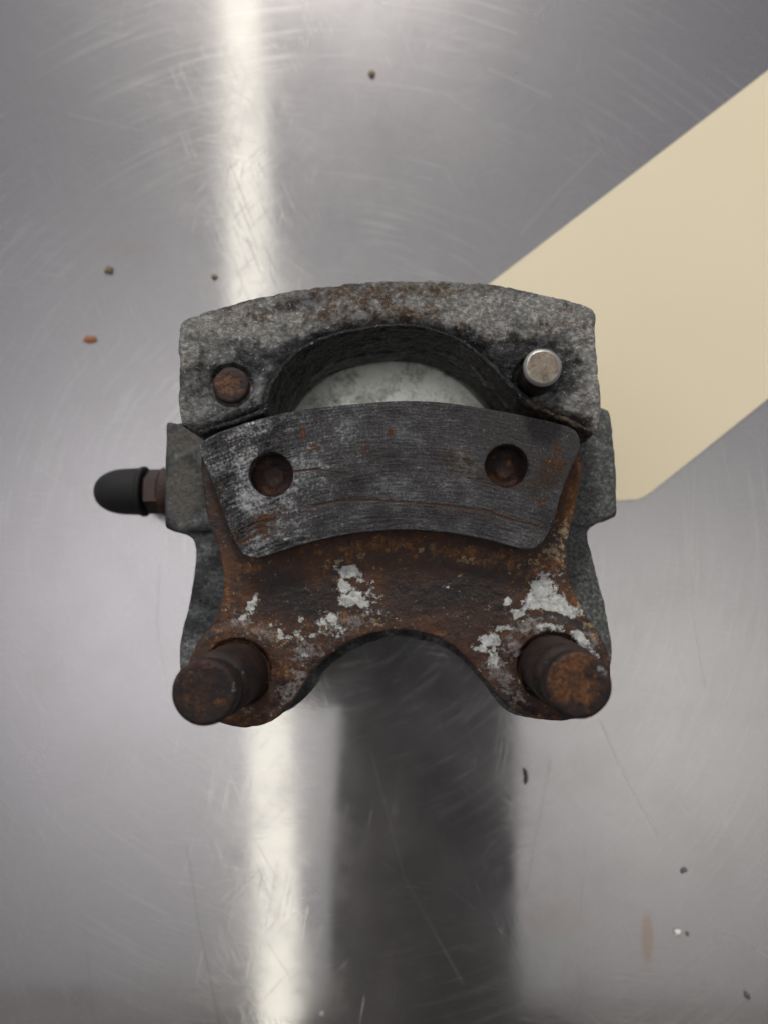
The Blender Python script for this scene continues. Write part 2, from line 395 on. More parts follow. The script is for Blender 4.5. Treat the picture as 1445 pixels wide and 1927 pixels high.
    g.t.links.new(mx.outputs[0], mx2.inputs[1]); g.t.links.new(df.outputs[0], mx2.inputs[2]); g.t.links.new(mx2.outputs[0], g.out.inputs[0])
    return g.m

def m_emit(name, c, s):
    g = NT(name); e = g.n('ShaderNodeEmission', {0: (*c, 1), 1: s}); g.t.links.new(e.outputs[0], g.out.inputs[0]); return g.m

def box_me(name, x0, x1, y0, y1, z0, z1, bev=0, seg=3):
    bm = bmesh.new(); bmesh.ops.create_cube(bm, size=1)
    for v in bm.verts: v.co = ((x0+x1)/2+v.co.x*(x1-x0), (y0+y1)/2+v.co.y*(y1-y0), (z0+z1)/2+v.co.z*(z1-z0))
    if bev: bmesh.ops.bevel(bm, geom=bm.edges[:], offset=bev, segments=seg, affect='EDGES')
    me = bpy.data.meshes.new(name); bm.to_mesh(me); bm.free(); return me

# ================================================================== ROOM (seen only mirrored in the steel)
CEIL, LZ = 2.30, 1.62
ceil = link('ceiling', box_me('ceiling', -3.6, 3.6, -1.36, 3.6, CEIL, CEIL+.05), m_simple('ceiling paint', (.60, .595, .60), .9, scale=4, var=.03))
tag(ceil, kind='structure')
wl = link('wall_back', box_me('wall_back', -3.6, 3.6, -1.45, -1.362, -.9, CEIL), m_simple('dull wall paint', (.20, .19, .18), .9, scale=4, var=.1)); tag(wl, kind='structure')
tube_mat = m_emit('fluorescent glow', (1.0, .985, .84), 1.5)
white_enamel = m_simple('white enamel', (.7, .7, .68), .4, scale=30, var=.05)
def lamp(pa, pb, width, label, power):
    a = P(*pa, H+LZ); b = P(*pb, H+LZ)
    mid = (a+b)/2; L = (a.xy-b.xy).length; ang = math.atan2(b.y-a.y, b.x-a.x)
    root = bpy.data.objects.new('fluorescent_lamp', None); C.objects.link(root)
    root.location = (mid.x, mid.y, LZ); root.rotation_euler = (0, 0, ang)
    link('lamp_housing', box_me('lamp_housing', -L/2-.03, L/2+.03, -width*.35, width*.35, .055, .10, .004), white_enamel, root)
    me = lathe_me('tube', [(0, -L/2), (width*.5, -L/2), (width*.5, L/2), (0, L/2)], (0, 0, 0), 'X', 24); shade(me)
    link('tube', me, tube_mat, root)
    for s in (-1, 1): link('end_cap', box_me('end_cap', s*L/2-.02+s*.021, s*L/2+.02+s*.021, -width*.55, width*.55, -width*.52, .056, .004), white_enamel, root)
    tag(root, label, 'lamp', 'fluorescent lamps above the steel table')
    return root
lamp((446, -120), (531, 1960), .105, 'long fluorescent lamp whose mirror image is the bright streak left of centre on the steel', 0)
def added_uplight(name, px, py, z, sx, sy, watts, col):
    """a lamp throwing its light up at the ceiling, which lights the room"""
    q = P(px, py, H+z); l = bpy.data.lights.new(name, 'AREA'); l.shape = 'ELLIPSE'; l.size = sx; l.size_y = sy; l.energy = watts; l.color = col
    o = bpy.data.objects.new(name, l); C.objects.link(o); o.location = (q.x, q.y, z); o.rotation_euler = (math.pi, 0, 0)
added_uplight('added_uplight', 60, 1170, 1.35, .9, .8, 10.6, (1.0, .985, .99))
added_uplight('added_uplight', 1540, 1470, 1.35, .8, .7, 8.4, (1.0, .99, .90))

def downlight(name, loc, target, size, watts, col):
    l = bpy.data.lights.new(name, 'AREA'); l.shape = 'DISK'; l.size = size; l.energy = watts; l.color = col
    o = bpy.data.objects.new(name, l); C.objects.link(o); o.location = loc
    o.rotation_euler = (Vector(target)-Vector(loc)).to_track_quat('-Z', 'Y').to_euler()
downlight('added_relief_light', (-.35, 3.0, 2.0), (0, .05, .05), .5, 44, (1.0, .96, .88))  # unseen area light added to give the caliper directional relief

def person():
    """the photographer, mirrored in the steel as the dark patch under the arch"""
    dark = m_simple('dark cotton', (.050, .030, .037), .9, scale=300); dark_hand = m_simple('blackened hand', (.012, .012, .014), .5, scale=200); skin = m_simple('skin', (.42, .25, .18), .55, scale=200, var=.1); hairm = m_simple('dark hair', (.02, .014, .01), .6, scale=500)  # hands coloured black so no bright patch shows in the reflection
    root = bpy.data.objects.new('person', None); C.objects.link(root); root.location = (.02, -.86, -.90)
    def skinmesh(name, V, E, R, mat, lv=1):
        me = bpy.data.meshes.new(name); me.from_pydata([(x-.02, y+.86, z+.90) for x, y, z in V], E, [])
        o = bpy.data.objects.new('t', me); C.objects.link(o); sk = o.modifiers.new('k', 'SKIN')
        for i, r in enumerate(R): me.skin_vertices[0].data[i].radius = r if hasattr(r, '__len__') else (r, r)
        me.skin_vertices[0].data[0].use_root = True
        sb = o.modifiers.new('u', 'SUBSURF'); sb.levels = lv; sb.render_levels = lv
        dg = bpy.context.evaluated_depsgraph_get(); dg.update(); m2 = bpy.data.meshes.new_from_object(o.evaluated_get(dg)); m2.name = name; m2.materials.clear()
        bpy.data.objects.remove(o); shade(m2); return link(name, m2, mat, root)
    V = [(.02, -.84, .02), (.02, -.80, .22), (.02, -.66, .44), (.02, -.56, .58), (.02, -.47, .64), (.02, -.40, .70),
         (.19, -.56, .57), (.20, -.55, .52), (.09, -.50, .42), (.004, -.40, .37), (.008, -.24, .365), (.014, -.030, .36),
         (-.16, -.56, .57), (-.22, -.53, .54), (-.35, -.47, .44), (-.38, -.57, .05),
         (.11, -.84, -.04), (.12, -.82, -.42), (.12, -.86, -.82), (-.07, -.84, -.04), (-.08, -.82, -.42), (-.08, -.86, -.82)]
    E = [(0, 1), (1, 2), (2, 3), (3, 4), (4, 5), (3, 6), (6, 7), (7, 8), (8, 9), (9, 10), (10, 11), (3, 12), (12, 13), (13, 14), (14, 15), (0, 16), (16, 17), (17, 18), (0, 19), (19, 20), (20, 21)]
    R = [(.15, .11), (.14, .10), (.16, .11), (.13, .10), .06, .055, .075, .07, .080, .084, .078, .074, .075, .065, .05, .03, .09, .065, .045, .09, .065, .045]
    skinmesh('body', V, E, R, dark, 2)
    # head bent over the phone
    bm = bmesh.new(); bmesh.ops.create_icosphere(bm, subdivisions=4, radius=1)
    F = Vector((0, .45, -.89)).normalized(); U = Vector((0, .89, .45))
    for v in bm.verts:
        x, f, u = v.co.x, v.co.y, v.co.z       # f: towards the face, u: towards the crown
        r = 1-.18*max(0, -u)*1.0
        X, Fv, Uv = x*.075*r, f*.095*(1-.08*max(0, -u)), u*.118
        if f > .5: 
            Fv += .022*math.exp(-(x/.16)**2-((u+.10)/.20)**2)-.010*(math.exp(-((abs(x)-.38)/.18)**2-((u-.10)/.12)**2))+.006*math.exp(-(x/.3)**2-((u+.48)/.07)**2)
        if abs(x) > .93 and -.25 < u < .2: X *= 1.15
        p = Vector((.02, -.37, .66))+Vector((X, 0, 0))+F*Fv+U*Uv; v.co = (p.x-.02, p.y+.86, p.z+.90)
    me = bpy.data.meshes.new('head'); bm.to_mesh(me); shade(me); link('head', me, skin, root)
    for v in bm.verts:
        p = Vector((v.co.x, v.co.y-.86-(-.37), v.co.z-.90-.66))
        k = 1.08 if (p.dot(U) > .035 or p.dot(F) < -.01) and p.dot(U) > -.06 else .9
        v.co = Vector((p.x*k, p.y*k-.37+.86, p.z*k+.66+.90))
    me = bpy.data.meshes.new('hair'); bm.to_mesh(me); bm.free(); shade(me); link('hair', me, hairm, root)
    # right hand closed round the lower end of the phone
    wz = H+.024; HX, HY = -.012, .030
    HV = [(.020, -.160, wz+.010), (.010, -.120, wz+.010), (-.012, -.085, wz+.012), (-.035, -.064, wz+.014)]
    skinmesh('palm', HV, [(0, 1), (1, 2), (2, 3)], [.026, (.036, .015), (.040, .014), (.032, .012)], dark_hand, 2)
    for k, (y, L) in enumerate(((-.070, .92), (-.086, 1.0), (-.102, .95), (-.117, .78))):
        pts = [(x+HX, q+HY, zz) for x, q, zz in ((-.030, y-.004, wz+.012), (-.055, y, wz+.010), (-.071-.004*L, y+.001, wz-.001), (-.072-.002*L, y+.001, wz-.017), (-.062+.004*L, y, wz-.0245))]
        skinmesh('finger', pts, [(i, i+1) for i in range(4)], [.0090, .0080, .0068, .0062, .0055], dark_hand)
    skinmesh('thumb', [(.006, -.110, wz+.008), (.024, -.095, wz+.006), (.031, -.078, wz-.004), (.027, -.062, wz-.019)], [(0, 1), (1, 2), (2, 3)], [.014, .0125, .0105, .008], dark_hand)
    tag(root, 'photographer in dark clothes leaning over the table, mirrored as the dark patch below the caliper', 'person')
person()
ph = link('smartphone', box_me('smartphone', -.048, .048, -.067, .067, 0, .0085, .0035, 4), m_simple('black phone glass', (.012, .012, .014), .3, scale=50)); shade(ph.data)
ph.location = (-.0285, -.029, H+.008)
tag(ph, 'dark smartphone held flat above the caliper, taking the picture', 'phone')

table = link('table_top', box_me('table_top', -.75, .75, -.6, .8, -.03, 0), m_table()); tag(table, kind='structure')
shade(table.data, False)

# ================================================================== CARD
def card():
    T = .0011
    out = [(930-140, 530+107.5), (930, 530), (1445+300, 135-230), (1445+520, 135+20), (1445+300, 750-238), (1445, 750), (1226, 925), (1212, 935), (1198, 941), (1160, 943), (1120, 941), (1050, 900), (900, 780)]
    root = bpy.data.objects.new('card_folder', None); C.objects.link(root); o = P(1250, 650, H); root.location = (o.x, o.y, 0)
    mc = m_card()
    for nm, z0, z1, off in (('back_leaf', .00004, .0005, 0), ('front_leaf', .00062, T, -2)):
        bm = bmesh.new(); slab(bm, [(x+off*.6, y+off*.3) for x, y in out], H, z0, z1, n=1)
        bmesh.ops.recalc_face_normals(bm, faces=bm.faces)
        bmesh.ops.translate(bm, verts=bm.verts, vec=(-o.x, -o.y, 0))
        me = bpy.data.meshes.new(nm); bm.to_mesh(me); bm.free(); link(nm, me, mc, root)
    tag(root, 'plain cream card folder lying diagonally under the right side of the brake caliper', 'folder')
card()

# ================================================================== CALIPER
DPLATE, DHOUS, DBODY, DPAD, DTIP, DPIS = .197, .191, .213, .1905, .165, .2235
B0 = P(735, 950, .23); ORG = (B0.x, B0.y, .0013)
root = bpy.data.objects.new('brake_caliper', None); C.objects.link(root); root.location = ORG
tag(root, 'rusty motorcycle brake caliper with grey cast arch, worn friction pad and two thick guide pins', 'brake caliper')

arch = [(503, 776), (504, 750), (514, 722), (535, 690), (564, 663), (600, 643), (650, 627), (700, 618), (750, 615), (804, 621), (850, 637), (890, 662), (925, 692), (955, 722), (978, 747)]
hous = [(341, 797), (339, 760), (339, 700), (338, 650), (338, 622), (341, 610), (350, 602), (375, 592), (410, 579), (450, 567), (500, 556), (560, 545), (620, 537), (700, 531), (770, 529), (840, 530), (900, 534), (960, 541), (1020, 553), (1070, 566), (1098, 573), (1112, 581), (1119, 596), (1120, 640), (1122, 680), (1126, 720), (1128, 760), (1127, 795), (1121, 817), (1103, 812), (1075, 797), (1040, 783), (1005, 765)] + arch[::-1] + [(490, 779), (450, 794), (400, 810), (372, 818), (352, 806)]
zH = H-DHOUS
PIN_L, PIN_R = (434, 724), (1009, 712)
bm = bmesh.new()
slab(bm, hous, DHOUS, H-.226, zH, n=3)
def pocket(px):
    # the lower, oil-darkened floor round the two pins, inside the raised outer rim
    dy = px[:, 1]-(655+ .00042*(px[:, 0]-740)**2*0)
    m = sm(px[:, 1]+18*np.sin(px[:, 0]*.021), 640, 665)
    edge = sm(px[:, 0], 346, 368)*(1-sm(px[:, 0], 1085, 1108))
    return m*edge
def pdist(px, pts):
    o = np.full(len(px), 1e9)
    for a, b in zip(pts, pts[1:]):
        a = np.array(a, float); b = np.array(b, float); d = b-a
        t = np.clip(((px-a) @ d)/(d @ d), 0, 1); o = np.minimum(o, np.hypot(*(px-(a+t[:, None]*d)).T))
    return o
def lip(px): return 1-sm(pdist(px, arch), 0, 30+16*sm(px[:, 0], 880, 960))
def foot(px): return 1-sm(pdist(px, [(352, 806), (372, 818), (400, 810), (450, 794), (490, 779), (503, 776)])*1.0, 0, 22)+1-sm(pdist(px, [(978, 747), (1005, 765), (1040, 783), (1075, 797), (1100, 815)]), 0, 30)
def d_hous(px, v, nm):
    up = np.clip(nm[:, 2], 0, 1)
    d = fbm(v, 90, 3, 1)*.0011+fbm(v, 420, 4, 5)*.0009+fbm(v, 1600, 2, 9)*.00025
    d = d-.0009*pocket(px)*up-(.0026*lip(px)**1.6+.0020*np.clip(foot(px), 0, 1)**1.5)*up
    for c, r in ((PIN_L, 41), (PIN_R, 44)):
        q = np.hypot(px[:, 0]-c[0], px[:, 1]-c[1]); d = d-.0011*(1-sm(q, r-4, r+3))*up
    # worn round lip along the bore and the ridge above the right end
    d = d+.0009*blobs(px, [(1100, 755, 26, 14, 0, 1), (350, 760, 9, 30, 0, 1), (1040, 765, 60, 7, 14, 1)])*up
    return d
hm = {
 'light': lambda px, v, nm: np.maximum(blobs(px, [(400, 615, 70, 30, -20, .8), (480, 605, 60, 35, -15, .75), (350, 650, 22, 50, 0, .7), (560, 600, 50, 25, -8, .6), (900, 570, 110, 26, 8, .85), (1040, 590, 80, 25, 14, .95), (1095, 640, 26, 70, 0, .95), (1115, 730, 12, 60, 0, 1.0), (1100, 750, 24, 16, 0, 1.), (870, 600, 50, 22, 10, .7), (950, 630, 50, 16, 0, .6), (790, 590, 60, 25, 0, .5), (350, 780, 12, 25, 0, .8), (450, 640, 60, 25, 0, .35), (505, 640, 30, 18, 0, .5), (660, 575, 70, 22, 0, .5)]), .0)+.17,
 'brown': lambda px, v, nm: blobs(px, [(700, 560, 110, 28, 0, .55), (620, 590, 70, 26, -8, .5), (800, 580, 60, 40, 0, .45), (760, 545, 180, 12, 0, .5), (545, 570, 40, 10, -10, .6), (1050, 785, 60, 16, 15, .6), (1090, 800, 36, 22, 25, .5), (930, 700, 14, 50, -40, .6), (960, 740, 30, 18, 30, .4), (865, 615, 14, 10, 0, .75), (925, 632, 14, 8, 0, .75), (395, 690, 30, 20, 0, .4), (700, 605, 90, 10, 0, .5), (385, 740, 22, 24, 0, .3), (640, 560, 70, 24, -6, .6), (740, 585, 60, 26, 0, .6), (820, 560, 50, 18, 0, .55), (460, 590, 60, 30, 0, .38), (1000, 640, 60, 30, 0, .38), (420, 800, 50, 10, -15, .5), (1060, 600, 60, 30, 0, .3)])+.06+(nm[:, 2] < .55)*sm(px[:, 0], 780, 900)*.42,
 'dark': lambda px, v, nm: np.maximum(blobs(px, [(990, 680, 90, 45, 0, .88), (900, 640, 60, 20, 25, .72), (400, 720, 60, 60, 0, .5), (560, 572, 70, 12, -12, .58), (440, 690, 100, 34, -15, .8), (520, 665, 60, 22, -20, .6), (700, 585, 50, 20, 0, .3), (1060, 700, 40, 60, 0, .75), (1080, 790, 40, 20, 20, .55), (460, 780, 60, 14, -20, .85), (620, 632, 110, 16, -12, .68), (470, 750, 30, 30, 0, .5), (1030, 660, 50, 30, 0, .5), (760, 618, 100, 8, 0, .7)]), np.maximum((nm[:, 2] < .4)*(1.3-.9*sm(px[:, 0], 800, 900)), lip(px)**1.5*.8)),  # oil-dark patches, plus shade painted into the bore walls and lip
}
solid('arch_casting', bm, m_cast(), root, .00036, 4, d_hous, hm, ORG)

# deeper bracket with its two side ears, open over the bore
body = [(345, 796), (318, 795), (314, 806), (313, 850), (312, 920), (313, 984), (317, 993), (330, 999), (350, 1004), (365, 1014), (369, 1030), (367, 1055), (362, 1095), (352, 1145), (343, 1185), (339, 1235), (345, 1290), (375, 1335), (430, 1352), (500, 1352), (548, 1336), (585, 1300), (612, 1262), (660, 1225), (705, 1205), (745, 1198), (790, 1203), (830, 1215), (870, 1240), (905, 1280), (945, 1330), (985, 1350), (1040, 1355), (1095, 1345), (1135, 1300), (1151, 1240), (1148, 1190), (1139, 1140), (1124, 1080), (1111, 1030), (1107, 1010), (1110, 997), (1122, 988), (1150, 978), (1160, 972), (1161, 960), (1159, 925), (1156, 860), (1152, 800), (1149, 780), (1142, 770), (1128, 765), (1100, 745), (1000, 660), (740, 600), (480, 660), (380, 745)]
hole_body = [(q[0], q[1]) for q in [((p[0]-NAD[0])*DHOUS/DBODY+NAD[0], (p[1]-NAD[1])*DHOUS/DBODY+NAD[1]) for p in arch]]+[(940, 860), (540, 860)]
bm = bmesh.new()
slab(bm, body, DBODY, H-.2225, H-DBODY, holes=[hole_body], n=3)
# lower half of each ear stands a little proud of the upper half along a slanting joint
slab(bm, [(316, 873), (345, 858), (385, 832), (470, 900), (470, 990), (372, 1000), (350, 1000), (330, 996), (318, 988), (315, 930)], DBODY, H-DBODY-.002, H-DBODY+.0009, n=1)
slab(bm, [(1153, 845), (1120, 834), (1075, 818), (1010, 900), (1010, 990), (1108, 990), (1152, 972), (1158, 962), (1156, 900)], DBODY, H-DBODY-.002, H-DBODY+.0009, n=1)
# block beneath, down to the table
slab(bm, [(470, 700), (740, 640), (1040, 700), (1070, 900), (1040, 1075), (760, 1085), (500, 1075), (460, 900)], .2255, .0013, H-.2256, holes=[], n=2)
slab(bm, [(540, 880), (940, 880), (1040, 960), (1030, 1070), (760, 1085), (500, 1070), (480, 960)], .2255, H-.227, H-.22, n=2)
bmask = {
 'green': lambda px, v, nm: sm(px[:, 0], 760, 900)*.75,
 'satin': lambda px, v, nm: blobs(px, [(345, 830, 40, 30, 0, .95), (345, 925, 36, 70, 0, .85), (370, 985, 30, 18, 0, .4)]),
}
body_mat = m_body()
solid('bracket_casting', bm, body_mat, root, .00042, 4, lambda px, v, nm: fbm(v, 80, 3, 3)*.0012+fbm(v, 500, 3, 7)*.00045*(1-.7*bmask['satin'](px, v, nm)), bmask, ORG)

# piston face at the bottom of the bore
pc = P(732, 891, DPIS)
me = lathe_me('piston', dense([(0, 0), (.0349, 0), (.0355, -.0008), (.0355, -.004), (0, -.004)], .0015), (pc.x-ORG[0], pc.y-ORG[1], H-DPIS-ORG[2]), 'Z', 96); shade(me)
link('piston', me, m_piston(), root)

# rusty backing plate of the pad
plate = [(384, 850), (379, 872), (381, 905), (386, 950), (397, 995), (411, 1040), (419, 1078), (420, 1105), (416, 1132), (403, 1165), (384, 1195), (366, 1228), (356, 1262), (362, 1300), (385, 1340), (417, 1361), (455, 1369), (497, 1364), (527, 1348), (552, 1318), (580, 1277), (608, 1243), (650, 1212), (697, 1193), (745, 1186), (790, 1190), (830, 1204), (866, 1228), (900, 1266), (934, 1310), (966, 1338), (1002, 1351), (1045, 1358), (1088, 1352), (1128, 1325), (1146, 1285), (1147, 1242), (1132, 1202), (1108, 1163), (1082, 1122), (1069, 1080), (1065, 1045), (1070, 1005), (1081, 965), (1091, 915), (1098, 878), (1096, 860), (1086, 846), (1060, 830), (960, 790), (760, 772), (560, 792), (430, 828)]
bm = bmesh.new(); slab(bm, plate, DPLATE, H-DPLATE-.0062, H-DPLATE, n=4)
GL, GR = P(384, 1304, DTIP), P(1088, 1290, DTIP)
def gproj(g, d): q = proj(np.array([[g.x, g.y, H-d]]))[0]; return q
gl, gr = gproj(GL, DPLATE), gproj(GR, DPLATE)
def d_plate(px, v, nm):
    d = fbm(v, 60, 3, 11)*.0007+fbm(v, 500, 4, 15)*.0004
    up = np.clip(nm[:, 2], 0, 1)
    for c in (gl, gr):
        q = np.hypot(px[:, 0]-c[0], px[:, 1]-c[1]); d = d+.0010*up*(1-sm(q, 82, 100)) - .0012*up*(1-sm(q, 60, 66))
    d = d+up*.0012*(sm(px[:, 1], 1185, 1200)*0)
    return d-.0006*up*blobs(px, [(745, 1120, 170, 55, 0, 1)])
white = [(660, 1076, 18, 12, 0, 1.05), (672, 1090, 18, 6, 25, .65), (648, 1108, 13, 14, 0, .85), (662, 1128, 28, 14, -20, 1.05), (696, 1118, 20, 18, 0, .58), (684, 1138, 20, 10, -20, .7), (640, 1150, 14, 7, -25, .62), (618, 1166, 18, 17, 0, .74), (640, 1190, 24, 16, 0, .5), (560, 1184, 8, 18, 0, .68), (527, 1192, 9, 17, 0, .78), (510, 1176, 8, 7, 0, .68), (474, 1138, 8, 17, 40, .95), (462, 1158, 16, 7, -30, .7), (487, 1130, 7, 7, 0, .62), (440, 1168, 14, 9, 0, .5), (592, 1190, 20, 9, -30, .55), (574, 1228, 15, 20, 0, .5), (700, 1150, 22, 16, 0, .42), (548, 1205, 30, 10, 0, .45),
         (1020, 1110, 20, 26, 0, 1.2), (1006, 1136, 26, 15, -20, 1.05), (1040, 1138, 32, 16, 20, 1.25), (978, 1153, 20, 10, -15, .82), (1066, 1158, 26, 20, 35, 1.2), (1088, 1190, 15, 30, -30, 1.), (1108, 1218, 8, 20, -30, .7), (955, 1132, 8, 8, 0, .9), (945, 1182, 20, 8, 0, .85), (922, 1206, 22, 12, -10, .95), (928, 1236, 12, 22, -15, .85), (905, 1220, 16, 9, 0, .8), (978, 1182, 20, 9, 0, .7), (1030, 1178, 36, 10, 8, .85), (842, 1105, 3, 3, 0, 1.1)]
def ringarc(px, c, r, w, a0, a1):
    q = np.hypot(px[:, 0]-c[0], px[:, 1]-c[1]); a = np.degrees(np.arctan2(-(px[:, 1]-c[1]), px[:, 0]-c[0]))
    return np.exp(-((q-r)/w)**2)*sm(a, a0-10, a0+10)*(1-sm(a, a1-10, a1+10))
pm = {
 'paint': lambda px, v, nm: np.clip(blobs(px, white)-.95*ringarc(px, gr, 93, 9, 35, 140), 0, 2)*(nm[:, 2] > .3),
 'worn': lambda px, v, nm: blobs(px, [(580, 1225, 40, 22, -20, .62), (560, 1240, 24, 36, 0, .5), (565, 1272, 22, 12, -30, .6), (545, 1300, 36, 20, -40, .68), (500, 1190, 40, 16, 0, .5), (650, 1175, 60, 18, -15, .55), (460, 1170, 40, 20, 0, .45), (940, 1270, 20, 40, -38, .75), (965, 1300, 20, 30, -38, .6), (965, 1215, 22, 26, 0, .62), (1000, 1180, 60, 24, 0, .6), (1100, 1210, 26, 30, -30, .6), (480, 1340, 30, 14, 0, .4), (600, 1265, 30, 10, -50, .4)])*(nm[:, 2] > .2),
 'orange': lambda px, v, nm: blobs(px, [(700, 1030, 120, 16, -4, .6), (880, 1045, 110, 16, 6, .62), (620, 1060, 60, 22, 0, .42), (470, 1060, 30, 20, 0, .62), (430, 1120, 22, 60, 10, .55), (490, 1180, 34, 14, 0, .6), (440, 1200, 40, 40, 0, .45), (455, 1345, 50, 18, 0, .62), (540, 1265, 26, 26, 0, .5), (1072, 950, 9, 50, 15, .8), (1085, 880, 10, 30, 0, .5), (1045, 1060, 26, 26, 0, .72), (1000, 1080, 34, 16, 0, .55), (1075, 1130, 14, 34, -20, .6), (1120, 1200, 10, 30, -25, .7), (980, 1340, 60, 12, 10, .35), (640, 1170, 60, 24, 0, .42), (960, 1055, 24, 22, 0, .6), (745, 1190, 120, 6, 0, .5)]),
 'tan': lambda px, v, nm: blobs(px, [(1060, 1000, 18, 26, 20, .6), (1040, 1040, 26, 20, 0, .6), (1085, 1120, 8, 30, -20, .55), (1110, 1185, 8, 26, -30, .5), (615, 1065, 6, 5, 0, .9), (636, 1059, 5, 5, 0, .9), (681, 1048, 6, 8, 0, .95), (880, 1055, 18, 6, 0, .7), (1000, 1060, 22, 10, 0, .5), (700, 1168, 30, 16, 0, .4), (525, 1200, 14, 14, 0, .6), (563, 1205, 8, 18, 0, .6), (790, 1035, 6, 4, 0, .9)]),
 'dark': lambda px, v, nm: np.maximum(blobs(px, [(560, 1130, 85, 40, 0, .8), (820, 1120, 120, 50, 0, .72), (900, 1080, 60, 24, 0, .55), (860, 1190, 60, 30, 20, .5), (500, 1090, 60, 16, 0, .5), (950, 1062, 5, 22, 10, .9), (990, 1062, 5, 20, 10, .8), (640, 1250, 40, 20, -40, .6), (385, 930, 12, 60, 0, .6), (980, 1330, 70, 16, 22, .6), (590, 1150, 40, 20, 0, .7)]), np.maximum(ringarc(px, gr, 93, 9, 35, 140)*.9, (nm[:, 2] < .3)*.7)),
}
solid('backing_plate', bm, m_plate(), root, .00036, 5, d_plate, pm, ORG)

# friction pad with two rivet holes
pad = [(376, 840), (381, 832), (400, 819), (440, 803), (490, 788), (550, 774), (620, 764), (700, 757), (760, 754), (820, 756), (880, 763), (940, 773), (1000, 785), (1050, 797), (1074, 805), (1086, 815), (1091, 830), (1088, 850), (1077, 876), (1064, 905), (1052, 940), (1044, 972), (1034, 998), (1022, 1018), (1008, 1030), (990, 1034), (960, 1028), (920, 1017), (870, 1007), (820, 1000), (760, 997), (700, 1000), (650, 1006), (600, 1016), (560, 1027), (520, 1040), (492, 1048), (474, 1049), (458, 1042), (446, 1026), (436, 1005), (424, 972), (410, 932), (395, 893), (380, 858)]
HL, HR = (510, 893), (953, 877)
bm = bmesh.new(); slab(bm, pad, DPAD, H-DPLATE-.0003, H-DPAD, holes=[circ(HL, 42), circ(HR, 41)], n=4)
ac = (752, 1640)     # centre of the pad's sweep, survey pixels
def d_pad(px, v, nm):
    r = np.hypot(px[:, 0]-ac[0], px[:, 1]-ac[1]); t = np.arctan2(px[:, 0]-ac[0], ac[1]-px[:, 1])
    q = np.stack([t*12, r*.12, v[:, 2]*0], 1); q2 = np.stack([t*25, r*.33, v[:, 2]*0], 1)
    g = vnoise(q, 31)*.5+vnoise(q2, 32)*.5
    left = 1-sm(px[:, 0], 560, 820)
    up = np.clip(nm[:, 2], 0, 1)
    low = np.array(fbm(v, 500, 3, 21))*.00022
    bev = up*blobs(px, [(480, 1042, 34, 9, -20, 1), (560, 1024, 60, 6, -14, .8)])*.0009
    return low-up*np.clip(.42-g, 0, 1)*.0014*left-bev
def crack(px):
    L = [[(590, 952), (640, 943), (700, 941), (745, 944), (790, 947), (850, 953), (920, 963), (960, 978), (1010, 990)], [(545, 888), (600, 882), (650, 893)], [(880, 900), (930, 915), (1000, 905), (1040, 915)]]
    o = np.zeros(len(px))
    for pts, w in zip(L, (2.8, 2.2, 1.8)):
        for a, b in zip(pts, pts[1:]):
            a = np.array(a, float); b = np.array(b, float); d = b-a
            t = np.clip(((px-a) @ d)/(d @ d), 0, 1); q = np.hypot(*(px-(a+t[:, None]*d)).T)
            o = np.maximum(o, np.exp(-(q/w)**2))
    return o
fm = {
 'painted_sheen': lambda px, v, nm: (1-sm(px[:, 0], 430, 800))*.52+blobs(px, [(500, 810, 60, 16, -16, .35), (450, 850, 50, 30, -16, .3), (470, 930, 60, 40, -16, .2)]),  # worn metal with the lamp's sheen painted in as a paler left side
 'smooth': lambda px, v, nm: sm(px[:, 0], 820, 1000)*.8*(px[:, 1] < 920)+.3*sm(px[:, 0], 640, 900),
 'rust': lambda px, v, nm: blobs(px, [(490, 995, 46, 22, -20, .62), (470, 1015, 30, 18, -20, .5), (570, 815, 10, 12, 0, .6), (590, 845, 20, 8, -10, .4), (690, 845, 34, 8, -8, .5), (735, 812, 8, 14, 0, .6), (745, 785, 8, 8, 0, .5), (420, 918, 14, 12, 0, .5), (520, 960, 20, 12, 0, .3), (1042, 875, 22, 18, 0, .75), (1040, 850, 30, 12, 0, .4), (850, 862, 18, 12, 0, .45), (565, 965, 20, 16, 0, .4), (1010, 985, 26, 10, 15, .42), (1020, 940, 30, 14, 0, .42), (660, 940, 40, 5, -4, .55), (930, 970, 80, 8, 8, .5), (480, 850, 40, 26, 0, .25)]),
 'brown': lambda px, v, nm: blobs(px, [(860, 870, 40, 26, 10, .62), (890, 895, 44, 14, 12, .6), (1020, 895, 60, 44, 0, .6), (880, 850, 50, 10, 0, .5), (1000, 1000, 60, 20, 10, .45), (510, 990, 50, 26, -10, .45), (600, 830, 40, 20, 0, .3), (680, 870, 50, 20, 0, .25)]),
 'crack': lambda px, v, nm: crack(px)*.9,
}
po = solid('friction_pad', bm, m_pad(), root, .00032, 2, d_pad, fm, ORG)
me = po.data; n = len(me.vertices); v = np.empty(n*3, np.float32); me.vertices.foreach_get('co', v); v = v.reshape(-1, 3).astype(float)+np.array(ORG)
px = proj(v); r = np.hypot(px[:, 0]-ac[0], px[:, 1]-ac[1])*DPAD/FPX; t = np.arctan2(px[:, 0]-ac[0], ac[1]-px[:, 1])*.1
a = me.attributes.new('arcuv', 'FLOAT_VECTOR', 'POINT'); a.data.foreach_set('vector', np.stack([t, r, v[:, 2]], 1).astype(np.float32).ravel())

